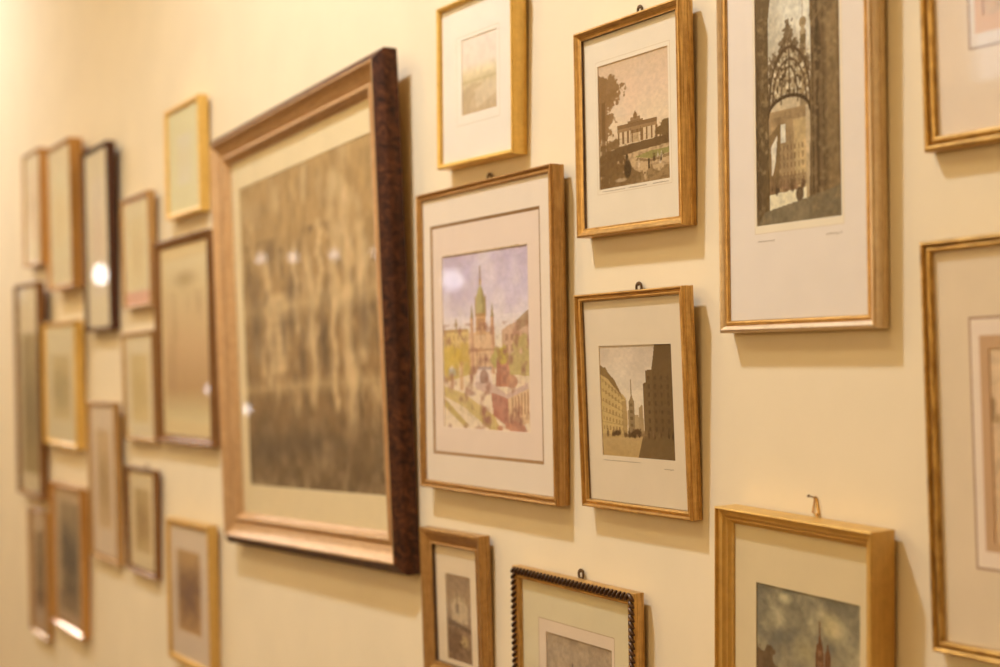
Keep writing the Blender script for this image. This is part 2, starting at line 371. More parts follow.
def art_church(c):          # watercolour of a domed church behind a square
    c.grad([(0, (196, 172, 178)), (.2, (206, 184, 188)), (.38, (226, 204, 190)), (.5, (228, 204, 170)), (1, (222, 190, 140))])
    c.mix((c.noise(4, 4) - .48) * 2.0 * (c.V < .36), (188, 162, 170)); c.mix((c.noise(3, 5) - .5) * 2 * (c.V < .45), (236, 216, 200))
    y0 = .40
    c.rect(0, .435, .32, .62, (214, 176, 104), .9); c.rect(0, .43, .30, .445, (180, 136, 84), .8)
    c.poly([(.70, .45), (.78, .42), (.85, .41), (1, .36), (1, .68), (.70, .66)], (196, 150, 112), .85); c.poly([(.86, .40), (1, .34), (1, .42), (.86, .46)], (160, 124, 84), .8)
    for r in range(3):
        for i in range(6): c.rect(.02 + i * .05, .465 + r * .05, .04 + i * .05, .495 + r * .05, (170, 122, 74), .6)
        for i in range(4): c.rect(.74 + i * .06, .47 + r * .06, .765 + i * .06, .505 + r * .06, (150, 104, 76), .6)
    # church
    c.rect(.31, .45, .62, .72, (216, 172, 124), .95); c.rect(.40, .36, .52, .47, (206, 156, 106)); c.rect(.40, .34, .52, .365, (178, 132, 84))
    c.poly([(.40, .345), (.405, .27), (.43, .215), (.46, .185), (.49, .215), (.515, .27), (.52, .345)], (182, 160, 102))
    c.poly([(.47, .19), (.49, .215), (.515, .27), (.52, .345), (.48, .345)], (150, 128, 80), .8)
    c.rect(.448, .15, .472, .19, (190, 150, 96)); c.line(.46, .085, .46, .16, .007, (150, 112, 74)); c.line(.40, .25, .40, .36, .006, (176, 136, 92)); c.line(.52, .25, .52, .36, .006, (176, 136, 92))
    for x in (.425, .455, .485): c.rect(x, .375, x + .014, .44, (150, 100, 70), .8)
    for x in (.355, .595):
        c.rect(x - .02, .37, x + .02, .70, (208, 158, 116), .95); c.poly([(x - .02, .37), (x, .29), (x + .02, .37)], (160, 132, 88)); c.rect(x + .006, .37, x + .02, .70, (176, 122, 90), .7)
    c.line(.16, .375, .16, .45, .008, (170, 136, 92)); c.oval(.16, .405, .02, .018, (170, 136, 92))
    c.rect(.31, .545, .62, .56, (176, 126, 88), .8)
    for x in (.41, .44, .47, .50): c.rect(x, .57, x + .013, .66, (150, 98, 72), .85)
    c.poly([(.40, .565), (.46, .535), (.52, .565)], (190, 140, 98))
    # trees
    for x, y, rx, ry, k in ((.08, .60, .13, .09, (206, 168, 72)), (.25, .61, .10, .07, (198, 158, 76)), (.67, .61, .10, .09, (172, 154, 76)), (.90, .64, .13, .12, (184, 158, 92)), (.10, .70, .1, .06, (196, 160, 80)), (.30, .70, .09, .07, (190, 160, 84))):
        c.blot(x, y, rx, ry, k, .85, 10)
    # square, statue plinth, fence
    c.poly([(0, .74), (.4, .68), (1, .70), (1, 1), (0, 1)], (230, 200, 160), .9)
    c.poly([(.42, .655), (.57, .655), (.60, .78), (.36, .76)], (226, 196, 170)); c.rect(.42, .645, .58, .665, (160, 130, 116), .8); c.oval(.49, .71, .055, .05, (146, 104, 84), .8)
    c.poly([(.64, .60), (.77, .60), (.79, .76), (.62, .76)], (196, 132, 98)); c.poly([(.64, .60), (.69, .60), (.68, .76), (.62, .76)], (166, 106, 80), .8)
    c.oval(.80, .73, .07, .04, (196, 140, 102), .9); c.blot(.72, .58, .07, .05, (186, 160, 70), .9)
    c.rect(.06, .66, .15, .70, (170, 160, 150), .6); c.rect(.08, .69, .12, .78, (170, 114, 84), .7); c.rect(.2, .62, .24, .78, (200, 140, 92), .6)
    c.poly([(.38, .735), (.60, .745), (.74, .80), (.98, .735), (.98, .77), (.76, .835), (.40, .775)], (206, 168, 142))
    c.poly([(.57, .79), (.76, .825), (.76, .98), (.59, .92)], (182, 118, 92)); c.poly([(.76, .825), (.99, .765), (.99, .95), (.76, .98)], (218, 178, 130))
    for i in range(6):
        x = .80 + i * .033; c.rect(x, .82 - i * .008, x + .012, .93 - i * .006, (170, 118, 82), .8)
    c.poly([(0, .76), (.25, .80), (.60, .92), (.68, 1), (.55, 1), (.25, .88), (0, .82)], (202, 168, 96), .8)
    for i in range(13):
        x = .2 + i * .032; c.rect(x, .82 + i * .008, x + .010, .90 + i * .009, (160, 134, 70), .7)
    c.poly([(0, .83), (.3, .98), (.26, 1), (0, .88)], (186, 154, 80), .8); c.oval(.34, .80, .07, .02, (176, 140, 120), .6, .6)
    c.blot(.80, .975, .14, .03, (190, 124, 92), .8); c.mix(np.clip(c.noise(9, 11) * 1.1 - .35, 0, 1) * .4, (226, 200, 166)); c.mix(np.clip(c.noise(14, 17) - .52, 0, 1) * 3 * (c.V > .4), (160, 112, 88)); c.tex(26, 34, .05); c.tex(60, 80, .05)
def art_gate(c):            # dark archway with an ornate wrought gate
    d = (98, 72, 42)
    c.grad([(0, (196, 166, 120)), (.3, (206, 182, 142)), (.6, (190, 156, 108)), (1, (170, 132, 84))])
    c.mix((c.noise(5, 9) - .5) * 2.2 * (c.V < .5), (164, 138, 100)); c.mix((c.noise(4, 7) - .5) * 2 * (c.V < .5), (220, 196, 156))
    # spire behind
    s = (146, 114, 72)
    c.poly([(.575, .12), (.583, .36), (.615, .375), (.62, .62), (.535, .62), (.54, .375), (.567, .36)], s, .95); c.line(.575, .11, .575, .24, .008, s)
    c.oval(.578, .345, .045, .02, s); c.oval(.578, .40, .04, .02, (116, 88, 52)); c.rect(.56, .355, .60, .385, (190, 154, 104), .6)
    # street below the gate
    c.rect(.155, .62, .60, .92, (158, 120, 74)); c.mix((c.noise(10, 16) - .45) * 2.4 * (c.V > .64) * (c.V < .9) * (c.U > .16) * (c.U < .6), (122, 90, 54)); c.poly([(.16, .70), (.30, .66), (.27, .90), (.16, .92)], (120, 88, 50), .85)
    c.poly([(.45, .66), (.60, .66), (.60, .9), (.47, .88)], (186, 146, 90), .9); c.rect(.30, .67, .36, .73, (222, 196, 152), .9); c.poly([(.18, .74), (.26, .70), (.23, .80), (.19, .84)], (220, 192, 148), .9)
    for i in range(7):
        for r in range(5): c.rect(.28 + i * .045, .74 + r * .03, .30 + i * .045, .758 + r * .03, (120, 86, 50), .6)
    # wrought iron gate crown: lace of scrolls inside a stepped outline, two hoops, arched lower rail
    out = [(.15, .61), (.155, .50), (.185, .455), (.215, .475), (.25, .43), (.285, .45), (.315, .39), (.345, .40), (.37, .345), (.40, .325), (.43, .35), (.45, .40), (.48, .385), (.51, .43), (.54, .415), (.575, .465), (.61, .45), (.65, .50), (.655, .63), (.53, .585), (.41, .572), (.29, .59)]
    c.poly(out, (140, 108, 66), .62)
    ins = np.zeros_like(c.U); keep = c.c.copy(); c.poly(out, (0, 0, 0), 1.0); ins = (np.abs(c.c).sum(-1) < 1) * 1.0; c.c = keep
    n = c.noise(40, 90, 2); c.mix(ins * np.clip((n - .50) * 9, 0, 1), (86, 62, 36)); n = c.noise(44, 96, 2); c.mix(ins * np.clip((n - .56) * 9, 0, 1) * .9, (206, 176, 128))
    for x, y, rx, ry in ((.40, .36, .06, .04), (.34, .41, .05, .03), (.47, .41, .05, .03), (.25, .45, .05, .03), (.55, .44, .05, .03), (.18, .47, .04, .03), (.62, .48, .04, .03)):
        c.blot(x, y, rx, ry, (96, 70, 42), .8, 34, .5)
    for R, H2, w, k in ((.245, .185, .012, (82, 58, 34)), (.20, .145, .009, (92, 66, 40)), (.10, .12, .008, (96, 70, 42))):
        for q in range(22):
            a0, a1 = q / 22 * math.pi, (q + 1) / 22 * math.pi
            c.line(.41 + R * math.cos(a0), .60 - H2 * math.sin(a0), .41 + R * math.cos(a1), .60 - H2 * math.sin(a1), w, k, .9)
    for q in range(16):
        a0, a1 = q / 16 * math.pi, (q + 1) / 16 * math.pi
        c.line(.40 + .25 * math.cos(a0), .635 - .058 * math.sin(a0), .40 + .25 * math.cos(a1), .635 - .058 * math.sin(a1), .013, (74, 52, 30), .95)
    for x in (.30, .36, .42, .48, .54): c.oval(x, .53, .022, .014, (84, 60, 36), .8, .5)
    c.line(.41, .42, .41, .57, .008, (90, 66, 40))
    # dark masonry
    arch = []
    c.poly([(0, 0), (.20, 0), (.165, .22), (.15, .36), (.155, 1), (0, 1)], d); c.poly([(0, .1), (.04, .1), (.05, 1), (0, 1)], (88, 64, 38), .7)
    c.poly([(.62, 0), (1, 0), (1, 1), (.63, 1), (.655, .62), (.665, .42), (.655, .25)], (108, 80, 48))
    c.poly([(0, 0), (1, 0), (1, .30), (.655, .28), (.63, .20), (.56, .13), (.42, .10), (.28, .13), (.20, .20), (.16, .30), (0, .30)], (100, 74, 44), .95)
    for x, w, k in ((.675, .02, (80, 58, 34)), (.72, .04, (76, 54, 32)), (.80, .012, (90, 66, 38)), (.90, .015, (88, 64, 38)), (.97, .012, (84, 60, 36))):
        c.rect(x, .1, x + w, 1, k, .75)
    c.oval(.745, .44, .05, .10, (70, 50, 30), .8, .4); c.line(.66, .33, .97, .18, .012, (84, 62, 36), .8); c.line(.68, .36, 1, .22, .008, (140, 106, 64), .5); c.line(.15, .9, .15, .3, .006, (74, 52, 30), .8)
    c.poly([(.84, .35), (.96, .30), (.97, 1), (.85, 1)], (136, 102, 60), .6)
    # ground and people
    c.poly([(.155, .90), (.60, .89), (.60, .93), (.155, .955)], (222, 190, 136)); c.poly([(.1, .955), (.62, .925), (1, .90), (1, 1), (0, 1)], (116, 94, 62), .9)
    c.people(26, .17, .60, .872, .89, .034, [(96, 66, 40), (120, 84, 50), (82, 58, 36), (150, 108, 70)]); c.oval(.52, .91, .05, .025, (84, 60, 36), .9)
    c.rect(.17, .84, .6, .88, (120, 86, 52), .5)
    c.mix((c.noise(24, 60, 3) - .5) * 2.6 * ((c.U > .66) | (c.U < .15)), (140, 108, 66)); c.tex(30, 70, .14); c.tex(6, 12, .10)
def art_clouds(c):          # stormy sky over the towers of a town
    c.grad([(0, (118, 100, 72)), (.3, (142, 120, 84)), (.6, (150, 124, 86)), (1, (120, 92, 60))])
    c.mix((c.noise(4, 4, 4) - .48) * 3.2 * (c.V < .75), (184, 154, 106)); c.mix((c.noise(5, 5, 4) - .5) * 3 * (c.V < .8), (114, 98, 74))
    c.oval(.28, .07, .10, .055, (196, 166, 112), .8, .7); c.oval(.72, .20, .16, .14, (192, 158, 100), .7, .8); c.oval(.5, .42, .2, .12, (172, 142, 90), .5, .8)
    t = (112, 72, 44)
    c.poly([(.625, .235), (.645, .33), (.66, .35), (.665, .62), (.585, .62), (.59, .35), (.61, .33)], t); c.line(.625, .18, .625, .27, .006, t)
    c.poly([(.70, .31), (.715, .37), (.73, .39), (.73, .62), (.67, .62), (.675, .39), (.69, .37)], t); c.rect(.605, .38, .645, .42, (150, 104, 64), .6)
    c.rect(.60, .46, .65, .50, (150, 104, 64), .6); c.rect(.60, .53, .65, .57, (84, 54, 34), .6)
    c.poly([(.50, .66), (.56, .60), (.74, .60), (.82, .67), (.82, 1), (.50, 1)], (106, 70, 42))
    c.blot(.05, .60, .16, .16, (104, 74, 46), .9); c.poly([(0, .68), (.3, .70), (.5, .66), (.8, .68), (1, .66), (1, 1), (0, 1)], (120, 88, 54), .9)
    for i in range(9):
        x = .03 + i * .11; c.poly([(x, .72), (x + .05, .67), (x + .1, .72), (x + .1, .9), (x, .9)], (140, 104, 64), .8); c.rect(x + .03, .75, x + .05, .79, (84, 58, 36), .7)
    c.tex(24, 30, .12)
def art_sepia_town(c):      # grey engraving, twin towers against a pale sky
    c.grad([(0, (164, 132, 96)), (.4, (176, 142, 102)), (1, (120, 94, 64))])
    c.mix((c.noise(4, 4) - .5) * 2.4, (140, 112, 82)); t = (112, 88, 66)
    c.poly([(.40, .16), (.43, .22), (.46, .25), (.56, .25), (.585, .22), (.60, .30), (.64, .34), (.64, .7), (.36, .7), (.37, .3)], t, .9)
    c.rect(.27, .28, .30, .7, t, .8); c.blot(.2, .6, .25, .18, (104, 80, 56), .9); c.blot(.82, .6, .25, .18, (110, 86, 60), .9)
    c.rect(0, .68, 1, 1, (128, 98, 66), .8); c.people(12, .1, .9, .74, .86, .07, [(84, 62, 42), (100, 76, 50)]); c.tex(26, 34, .12)
def art_arcade(c):          # narrow sepia view with a rounded gable
    c.grad([(0, (150, 116, 82)), (.3, (160, 124, 86)), (1, (134, 100, 68))])
    c.oval(.5, .40, .42, .22, (186, 150, 106), .9, .5); c.poly([(.2, .34), (.5, .24), (.85, .36), (.85, .55), (.2, .55)], (190, 154, 108), .7)
    c.rect(.36, .33, .48, .44, (126, 94, 64), .9); c.line(.42, .18, .42, .34, .02, (136, 104, 72)); c.poly([(0, .52), (.4, .55), (1, .60), (1, .66), (.3, .60), (0, .60)], (112, 82, 54), .9)
    c.oval(.68, .76, .2, .09, (196, 156, 96), .8, .6); c.blot(.3, .78, .3, .18, (118, 86, 58), .8); c.people(8, .1, .9, .8, .95, .05, [(96, 68, 44)]); c.tex(14, 40, .14)
def art_grove(c):           # big brown engraving: pale trunks and figures against dark wood
    c.grad([(0, (176, 138, 88)), (.3, (168, 130, 82)), (.55, (152, 116, 74)), (.8, (132, 98, 62)), (1, (118, 88, 56))])
    n = c.noise(18, 10, 3); c.mix((n - .47) * 2.3, (196, 160, 112)); n = c.noise(20, 14, 3); c.mix((n - .50) * 3.0 * (c.V > .2), (116, 88, 58)); n = c.noise(16, 20, 3); c.mix((n - .5) * 3 * np.clip(c.V * 5 - 3.9, 0, 1), (186, 150, 104))
    for x, y0, y1, w in ((.72, .08, .45, .05), (.80, .15, .78, .055), (.70, .45, .74, .03), (.55, .32, .72, .04), (.30, .40, .62, .09), (.22, .30, .66, .04), (.9, .25, .6, .05), (.62, .2, .4, .03), (.43, .25, .5, .03)):
        for k in range(8):
            yy = y0 + (y1 - y0) * k / 7; c.oval(x + .012 * math.sin(k * 1.7 + x * 20), yy, w, (y1 - y0) / 8, (214, 176, 124), .75, .8)
    for x, y, rx, ry in ((.40, .42, .05, .16), (.10, .45, .08, .2), (.63, .55, .04, .14), (.47, .6, .04, .12), (.9, .5, .05, .12), (.33, .5, .03, .1), (.15, .88, .25, .08), (.5, .86, .3, .06)):
        c.oval(x, y, rx, ry, (92, 70, 50), .75, .9)
    c.oval(.62, .87, .05, .03, (184, 146, 98), .7, .8); c.oval(.78, .83, .06, .04, (178, 138, 92), .7, .8); c.oval(.9, .9, .08, .04, (150, 114, 74), .6, .8)
    for v0, v1 in ((.40, .455), (.665, .70)): c.mix(np.clip(1 - np.abs(c.V - (v0 + v1) / 2) / (v1 - v0), 0, 1) * (.25 + .5 * c.noise(8, 4)), (204, 168, 116))  # pale bands: room reflections in the glass, painted into the print
    c.mix(np.clip((c.V - .74) * 8, 0, 1) * .30, (96, 80, 62)); c.oval(.74, .10, .05, .05, (220, 184, 130), .7, .8); c.tex(26, 20, .12)
def art_pale(c):            # faint wash landscape
    c.grad([(0, (238, 218, 200)), (.35, (236, 214, 194)), (.48, (230, 208, 168)), (.56, (212, 190, 150)), (.7, (208, 184, 150)), (1, (196, 168, 134))])
    c.poly([(0, .68), (.3, .60), (.6, .64), (.3, .8), (.1, 1), (0, 1)], (190, 162, 126), .6); c.poly([(.35, .7), (.7, .62), (1, .66), (1, .8), (.4, .95)], (222, 200, 168), .6)
    c.rect(0, .55, 1, .60, (186, 164, 122), .4); c.tex(10, 12, .06)
def art_text(c):            # tan sheet with a band of etched houses and lines
    c.grad([(0, (206, 160, 108)), (1, (198, 150, 98))])
    for i in range(40): c.rect(.06, .08 + i * .022, .94, .088 + i * .022, (150, 104, 60), .45)
    c.rect(.06, .06, .94, .2, (204, 160, 108), .8); c.blot(.5, .3, .5, .1, (150, 108, 64), .7); c.tex(20, 30, .1)
def art_faint(top, low, dark, a=.8):
    top, low, dark = [(q[0], q[1] * .985, q[2] * .92) for q in (top, low, dark)]
    def f(c):
        c.grad([(0, top), (.45, low), (1, top)])
        c.blot(.5, .55, .42, .30, dark, a, 6, .5, 4); c.mix((c.noise(4, 7) - .5) * 1.6, dark)
    return f

def art_walnut(c):
    c.grad([(0, (222, 190, 138)), (.2, (214, 178, 124)), (.55, (204, 158, 108)), (.8, (186, 140, 92)), (.93, (206, 172, 118)), (1, (216, 184, 130))])
    c.oval(.5, .13, .35, .07, (150, 112, 70), .6, .9); c.mix((c.noise(8, 3) - .5) * 1.6 * (c.V > .2) * (c.V < .85), (172, 130, 88))

def sheet(name, x0, x1, z0, z1, y, w, paint, nx, ny, wall, parent):
    """the printed picture: a thin sheet whose front carries the drawing"""
    c = Canvas(nx, ny, (200, 170, 120)); paint(c)
    lut = np.array([lin1(i) for i in range(257)])
    l = lut[np.clip(c.c, 0, 255).astype(int)]
    l = l * np.array(PANE) * np.array([a / lin1(b) for a, b in zip(WALL_ALB, wall)]) - .022
    l = np.clip(l / np.maximum(1, l.max(-1, keepdims=True) / .9), .006, .9)
    xs = np.linspace(x0 - w / 2, x1 - w / 2, nx + 1); zs = np.linspace(z1, z0, ny + 1)
    X, Z = np.meshgrid(xs, zs); Vt = np.stack([X, np.full_like(X, y), Z], -1).reshape(-1, 3)
    i = np.arange(ny)[:, None] * (nx + 1) + np.arange(nx)[None]
    Fq = np.stack([i + nx + 1, i + nx + 2, i + 1, i], -1).reshape(-1, 4)
    me = bpy.data.meshes.new(name)
    # back face of the sheet closes it
    b = len(Vt); t = .0004
    Vt = np.concatenate([Vt, [(xs[0], y + t, zs[0]), (xs[-1], y + t, zs[0]), (xs[-1], y + t, zs[-1]), (xs[0], y + t, zs[-1])]])
    me.from_pydata(Vt.tolist(), [], Fq.tolist() + [(b, b + 1, b + 2, b + 3)])
    at = me.attributes.new('Print', 'FLOAT_COLOR', 'FACE')
    colr = np.ones((len(Fq) + 1, 4), 'f'); colr[:-1, :3] = l.reshape(-1, 3); colr[-1, :3] = .6
    at.data.foreach_set('color', colr.ravel())
    me.materials.append(M['print']); me.update()
    o = bpy.data.objects.new(name, me); COL.objects.link(o); o.parent = parent
    return o

def scribble(name, x0, x1, z, y, w, parent, amp=.0011, n=26, seed=1, thick=.00022, m=None):
    """a faded hand-written line: one continuous thin stroke, illegible as in the photo"""
    rng = random.Random(seed); V = []; F = []
    pts = []
    for i in range(n + 1):
        pts.append((x0 + (x1 - x0) * i / n + rng.uniform(-.0003, .0003), z + amp * (1 if i % 2 else -1) * rng.uniform(.2, 1)))
    for px, pz in pts:
        V += [(px - w / 2, y, pz - thick), (px - w / 2 + thick, y, pz + thick), (px - w / 2, y + .0002, pz - thick), (px - w / 2 + thick, y + .0002, pz + thick)]
    for i in range(n):
        a = 4 * i; F += [(a, a + 4, a + 5, a + 1), (a + 2, a + 3, a + 7, a + 6), (a, a + 2, a + 6, a + 4), (a + 1, a + 5, a + 7, a + 3)]
    return mesh_obj(name, V, F, m or M['ink'], parent)

def torus_bm(bm, cx, cy, cz, R, r, n=20, k=8, sx=1.0, a0=0, a1=360):
    full = a1 - a0 >= 360; rings = []
    for i in range(n if full else n + 1):
        a = math.radians(a0 + (a1 - a0) * i / n); ring = []
        for j in range(k):
            b = 2 * math.pi * j / k; rr = R + r * math.cos(b)
            ring.append(bm.verts.new((cx + sx * rr * math.cos(a), cy + r * math.sin(b), cz + rr * math.sin(a))))
        rings.append(ring)
    for i in range(len(rings) if full else len(rings) - 1):
        p, q = rings[i], rings[(i + 1) % len(rings)]
        for j in range(k): bm.faces.new((p[j], p[(j + 1) % k], q[(j + 1) % k], q[j]))
    if not full:
        bm.faces.new(rings[0]); bm.faces.new(list(reversed(rings[-1])))
def cyl_bm(bm, p0, p1, r0, r1=None, k=14):
    r1 = r0 if r1 is None else r1; p0 = Vector(p0); p1 = Vector(p1); d = (p1 - p0).normalized()
    a = d.orthogonal().normalized(); b = d.cross(a); A = []; B = []
    for i in range(k):
        t = 2 * math.pi * i / k; o = a * math.cos(t) + b * math.sin(t)
        A.append(bm.verts.new(p0 + o * r0)); B.append(bm.verts.new(p1 + o * r1))
    for i in range(k): bm.faces.new((A[i], A[(i + 1) % k], B[(i + 1) % k], B[i]))
    bm.faces.new(list(reversed(A))); bm.faces.new(B)
def bm_obj(name, bm, m, parent=None, smooth=40):
    bmesh.ops.recalc_face_normals(bm, faces=bm.faces)
    me = bpy.data.meshes.new(name); bm.to_mesh(me); bm.free(); me.materials.append(m)
    me.polygons.foreach_set('use_smooth', [True] * len(me.polygons)); me.set_sharp_from_angle(angle=math.radians(smooth))
    o = bpy.data.objects.new(name, me); COL.objects.link(o)
    if parent: o.parent = parent
    return o

# ------------------------------------------------------------------ the framed pictures
GROUP = 'framed pictures hung on the cream wall'
def tag(o, label, cat, group=None):
    o['label'] = label; o['category'] = cat
    if group: o['group'] = group
    return o

def framed(geo, spec):
    X, Z, w, h, rho, tau, T = geo
    r = Vector((math.cos(rho), 0, math.sin(rho))); up0 = Vector((-math.sin(rho), 0, math.cos(rho)))
    up = up0 * math.cos(tau) + Vector((0, -1, 0)) * math.sin(tau); inn = up.cross(r)
    base = Vector((X, -T, Z)) + inn * T
    mw = Matrix(((r.x, inn.x, up.x, base.x), (r.y, inn.y, up.y, base.y - .0006), (r.z, inn.z, up.z, base.z), (0, 0, 0, 1)))
    root = bpy.data.objects.new('framed_picture', None); COL.objects.link(root); root.matrix_world = mw
    root.empty_display_size = .05
    tag(root, spec['label'], 'picture', GROUP)
    fw = spec['fw']; mv = T - spec['rec']; wall = spec['wall']
    prof = spec['prof'](T, fw, mv) if callable(spec['prof']) else profile(spec['prof'], T, fw, mv, spec.get('lip', 0))
    mats = spec['mats']
    moulding('frame', w, h, prof, [M[k] for k in mats], root)
    # backing board, set inside the frame
    e = fw - .0005
    box('backing_board', -w / 2 + e + .001, w / 2 - e - .001, -.0025, -.0005, e + .001, h - e - .001, M['back'], root)
    g = fw - .003 if fw > .006 else fw * .6
    sh = (fw + .0003, w - fw - .0003, fw + .0003, h - fw - .0003)
    # sheet of mount board with drawn lines; the picture sits in its opening
    P = spec['print']; x0, x1, z0, z1 = P
    rects = [sh]; mm = []
    for kind, rc, colr in spec.get('lines', []):
        rects.append(rc); mm.append(paper(colr, wall))
    rects.append(P); mm.append(paper(spec['mat'], wall))
    # colours are given for the band OUTSIDE each rectangle
    ym = -mv + .0004
    ring_rects('mat', w, h, ym, rects, mm, root)
    nx, ny = spec['res']
    sheet('print', x0, x1, z0, z1, ym + .0011, w, spec['paint'], nx, ny, wall, root)
    if spec.get('inner'):      # a second, raised mount with its shadow line painted as a dark bevel
        i0, i1, j0, j1 = spec['inner']; t = .0014
        V = []; F = []
        for (a, b, c, d), yy in ((sh, ym - t), ((i0, i1, j0, j1), ym - t), ((i0 + .0042, i1 - .0042, j0 + .0042, j1 - .0042), ym - .0001)):
            V += [(a - w / 2, yy, c), (b - w / 2, yy, c), (b - w / 2, yy, d), (a - w / 2, yy, d)]
        for k in range(2):
            for i in range(4):
                j = (i + 1) % 4; F.append((4 * k + i, 4 * k + j, 4 * k + 4 + j, 4 * k + 4 + i))
        mesh_obj('outer_mat', V, F, [paper(spec['outer_col'], wall), paper(spec['bevel_col'], wall)], root, [0] * 4 + [1] * 4)
    gl = ym - .0028 if spec.get('inner') else ym - .0016
    if -gl > T - .0005: gl = -(T - .0008)
    gi = fw + .0002
    box('glass', -w / 2 + gi, w / 2 - gi, gl - .0008, gl, gi, h - gi, M['glass'], root)
    for k, (a, b, zz, amp, n) in enumerate(spec.get('notes', [])):
        scribble('handwriting', a, b, zz, ym - .0002, w, root, amp, n, k + 3)
    if spec.get('ring'):
        bm = bmesh.new(); R, rr, rx, rz = spec['ring']
        zc = h + R * .45 + rz
        ry = h * tau - .0036; torus_bm(bm, rx, ry, zc, R, rr, 20, 8, .85)
        ring = bm_obj('hanging_ring', bm, M['iron'], root)
        ring['label'] = 'small dark iron hanging ring'
        bm = bmesh.new(); cyl_bm(bm, (rx, -.0006, h - .012), (rx, ry, zc - R + .0008), .0018)
        bm_obj('ring_plate', bm, M['iron'], ring)
        # nail in the wall, its head inside the ring
        p = mw @ Vector((rx, ry, zc + R * .62)); bm = bmesh.new()
        cyl_bm(bm, (0, .012, -.0006), (0, -.0052, 0), .0010); cyl_bm(bm, (0, -.0052, 0), (0, -.0062, 0), .0018, .0016)
        nl = bm_obj('nail', bm, M['iron']); nl.location = (p.x, 0, p.z)
        tag(nl, spec['nail'], 'nail', 'nails that hold the pictures')
    return root, w, h, T, fw

GEO = {
'A1':(-4.1401, 1.8772, 0.2193, 0.3492, -0.0094, 0.0294, 0.0283),
'A2':(-3.7506, 1.7840, 0.2738, 0.4083, 0.0003, 0.0351, 0.0385),
'A3':(-3.4096, 1.6556, 0.2417, 0.4796, 0.0045, 0.0331, 0.0255),
'A4':(-3.0891, 1.7033, 0.2190, 0.2698, 0.0042, 0.0377, 0.0204),
'A5':(-2.7486, 1.8893, 0.2249, 0.2462, 0.0036, 0.0288, 0.0238),
'A6':(-4.1602, 1.1679, 0.3045, 0.6543, -0.0105, 0.0319, 0.0265),
'A7':(-3.7833, 1.3409, 0.3697, 0.3515, -0.0080, 0.0316, 0.0278),
'A8':(-3.0601, 1.3857, 0.2359, 0.2599, 0.0115, 0.0377, 0.0201),
'A9':(-2.7442, 1.3933, 0.3565, 0.4501, 0.0048, 0.0290, 0.0210),
'A10':(-3.3557, 1.0709, 0.2475, 0.4023, 0.0048, 0.0366, 0.0186),
'A11':(-3.0496, 1.0740, 0.2254, 0.2497, 0.0078, 0.0296, 0.0171),
'A12':(-3.7000, 0.8375, 0.3366, 0.3994, 0.0036, 0.0292, 0.0237),
'A13':(-4.0355, 0.7658, 0.2197, 0.3731, 0.0030, 0.0295, 0.0218),
'A14':(-2.6914, 0.9258, 0.2701, 0.3069, 0.0252, 0.0218, 0.0219),
'B1':(-2.0898, 1.2453, 0.7118, 0.7690, 0.0424, 0.0311, 0.0370),
'C1':(-1.5289, 1.8397, 0.2012, 0.2326, -0.0207, 0.0220, 0.0244),
'C2':(-1.5070, 1.3824, 0.3497, 0.4282, 0.0020, 0.0192, 0.0219),
'C3':(-1.5933, 1.1097, 0.1690, 0.2150, 0.0206, 0.0276, 0.0179),
'C4':(-1.3073, 0.9669, 0.2579, 0.3300, -0.0008, 0.0191, 0.0162),
'D1':(-1.1898, 1.7123, 0.1981, 0.2497, -0.0113, 0.0291, 0.0215),
'D2':(-1.1840, 1.3879, 0.2011, 0.2560, 0.0037, 0.0438, 0.0174),
'E1':(-0.9284, 1.5907, 0.2119, 0.5000, -0.0013, 0.0100, 0.0203),
'E2':(-0.9265, 1.1382, 0.2103, 0.2700, -0.0254, 0.0167, 0.0321),
'F1':(-0.6062, 1.7428, 0.3300, 0.4500, -0.0123, 0.0492, 0.0147),
'F2':(-0.6027, 1.3063, 0.3300, 0.3610, 0.0121, 0.0192, 0.0145),
}
def big_profile(T, fw, mv):
    # dark veneered casing behind (material 1), gilt face of cove, groove and bead (material 0)
    P = [(-.0145, 0, 1), (-.015, .001, 1), (-.015, T * .60, 1), (-.0135, T * .68, 1), (0, T - .001, 1), (.0006, T, 0), (.0035, T, 0)]
    d = T - mv
    P += [(.0085, T - d * .19, 0), (.013, T - d * .33, 0), (.019, T - d * .44, 0), (.0245, T - d * .50, 0), (.026, T - d * .58, 0), (.028, T - d * .60, 0)]
    P += arc(.0335, T - d * .60, .0050, .0050, 180, 0, 6) + [(.040, T - d * .68, 0), (.043, T - d * .80, 0), (fw, T - d * .86, 0), (fw, mv, 0), (fw, 0, 0)]
    return P
def bead_profile(T, fw, mv):
    P = [(.0006, 0, 0), (0, .001, 0), (0, T - .003, 0), (.0008, T - .0018, 0), (fw * .55, T - .0018, 0), (fw * .62, T - .004, 0), (fw * .7, T - .004, 0)]
    return P + arc(fw * .84, T - .0045, fw * .14, .0022, 180, 0, 5) + [(fw, T - .006, 0), (fw, mv, 0), (fw, 0, 0)]

S = {}
def spec(k, label, prof, mats, fw, rec, wall, mat, P, paint, res, **kw):
    S[k] = dict(label=label, prof=prof, mats=mats, fw=fw, rec=rec, wall=wall, mat=mat, print=P, paint=paint, res=res, **kw)

W1 = (243, 225, 188)
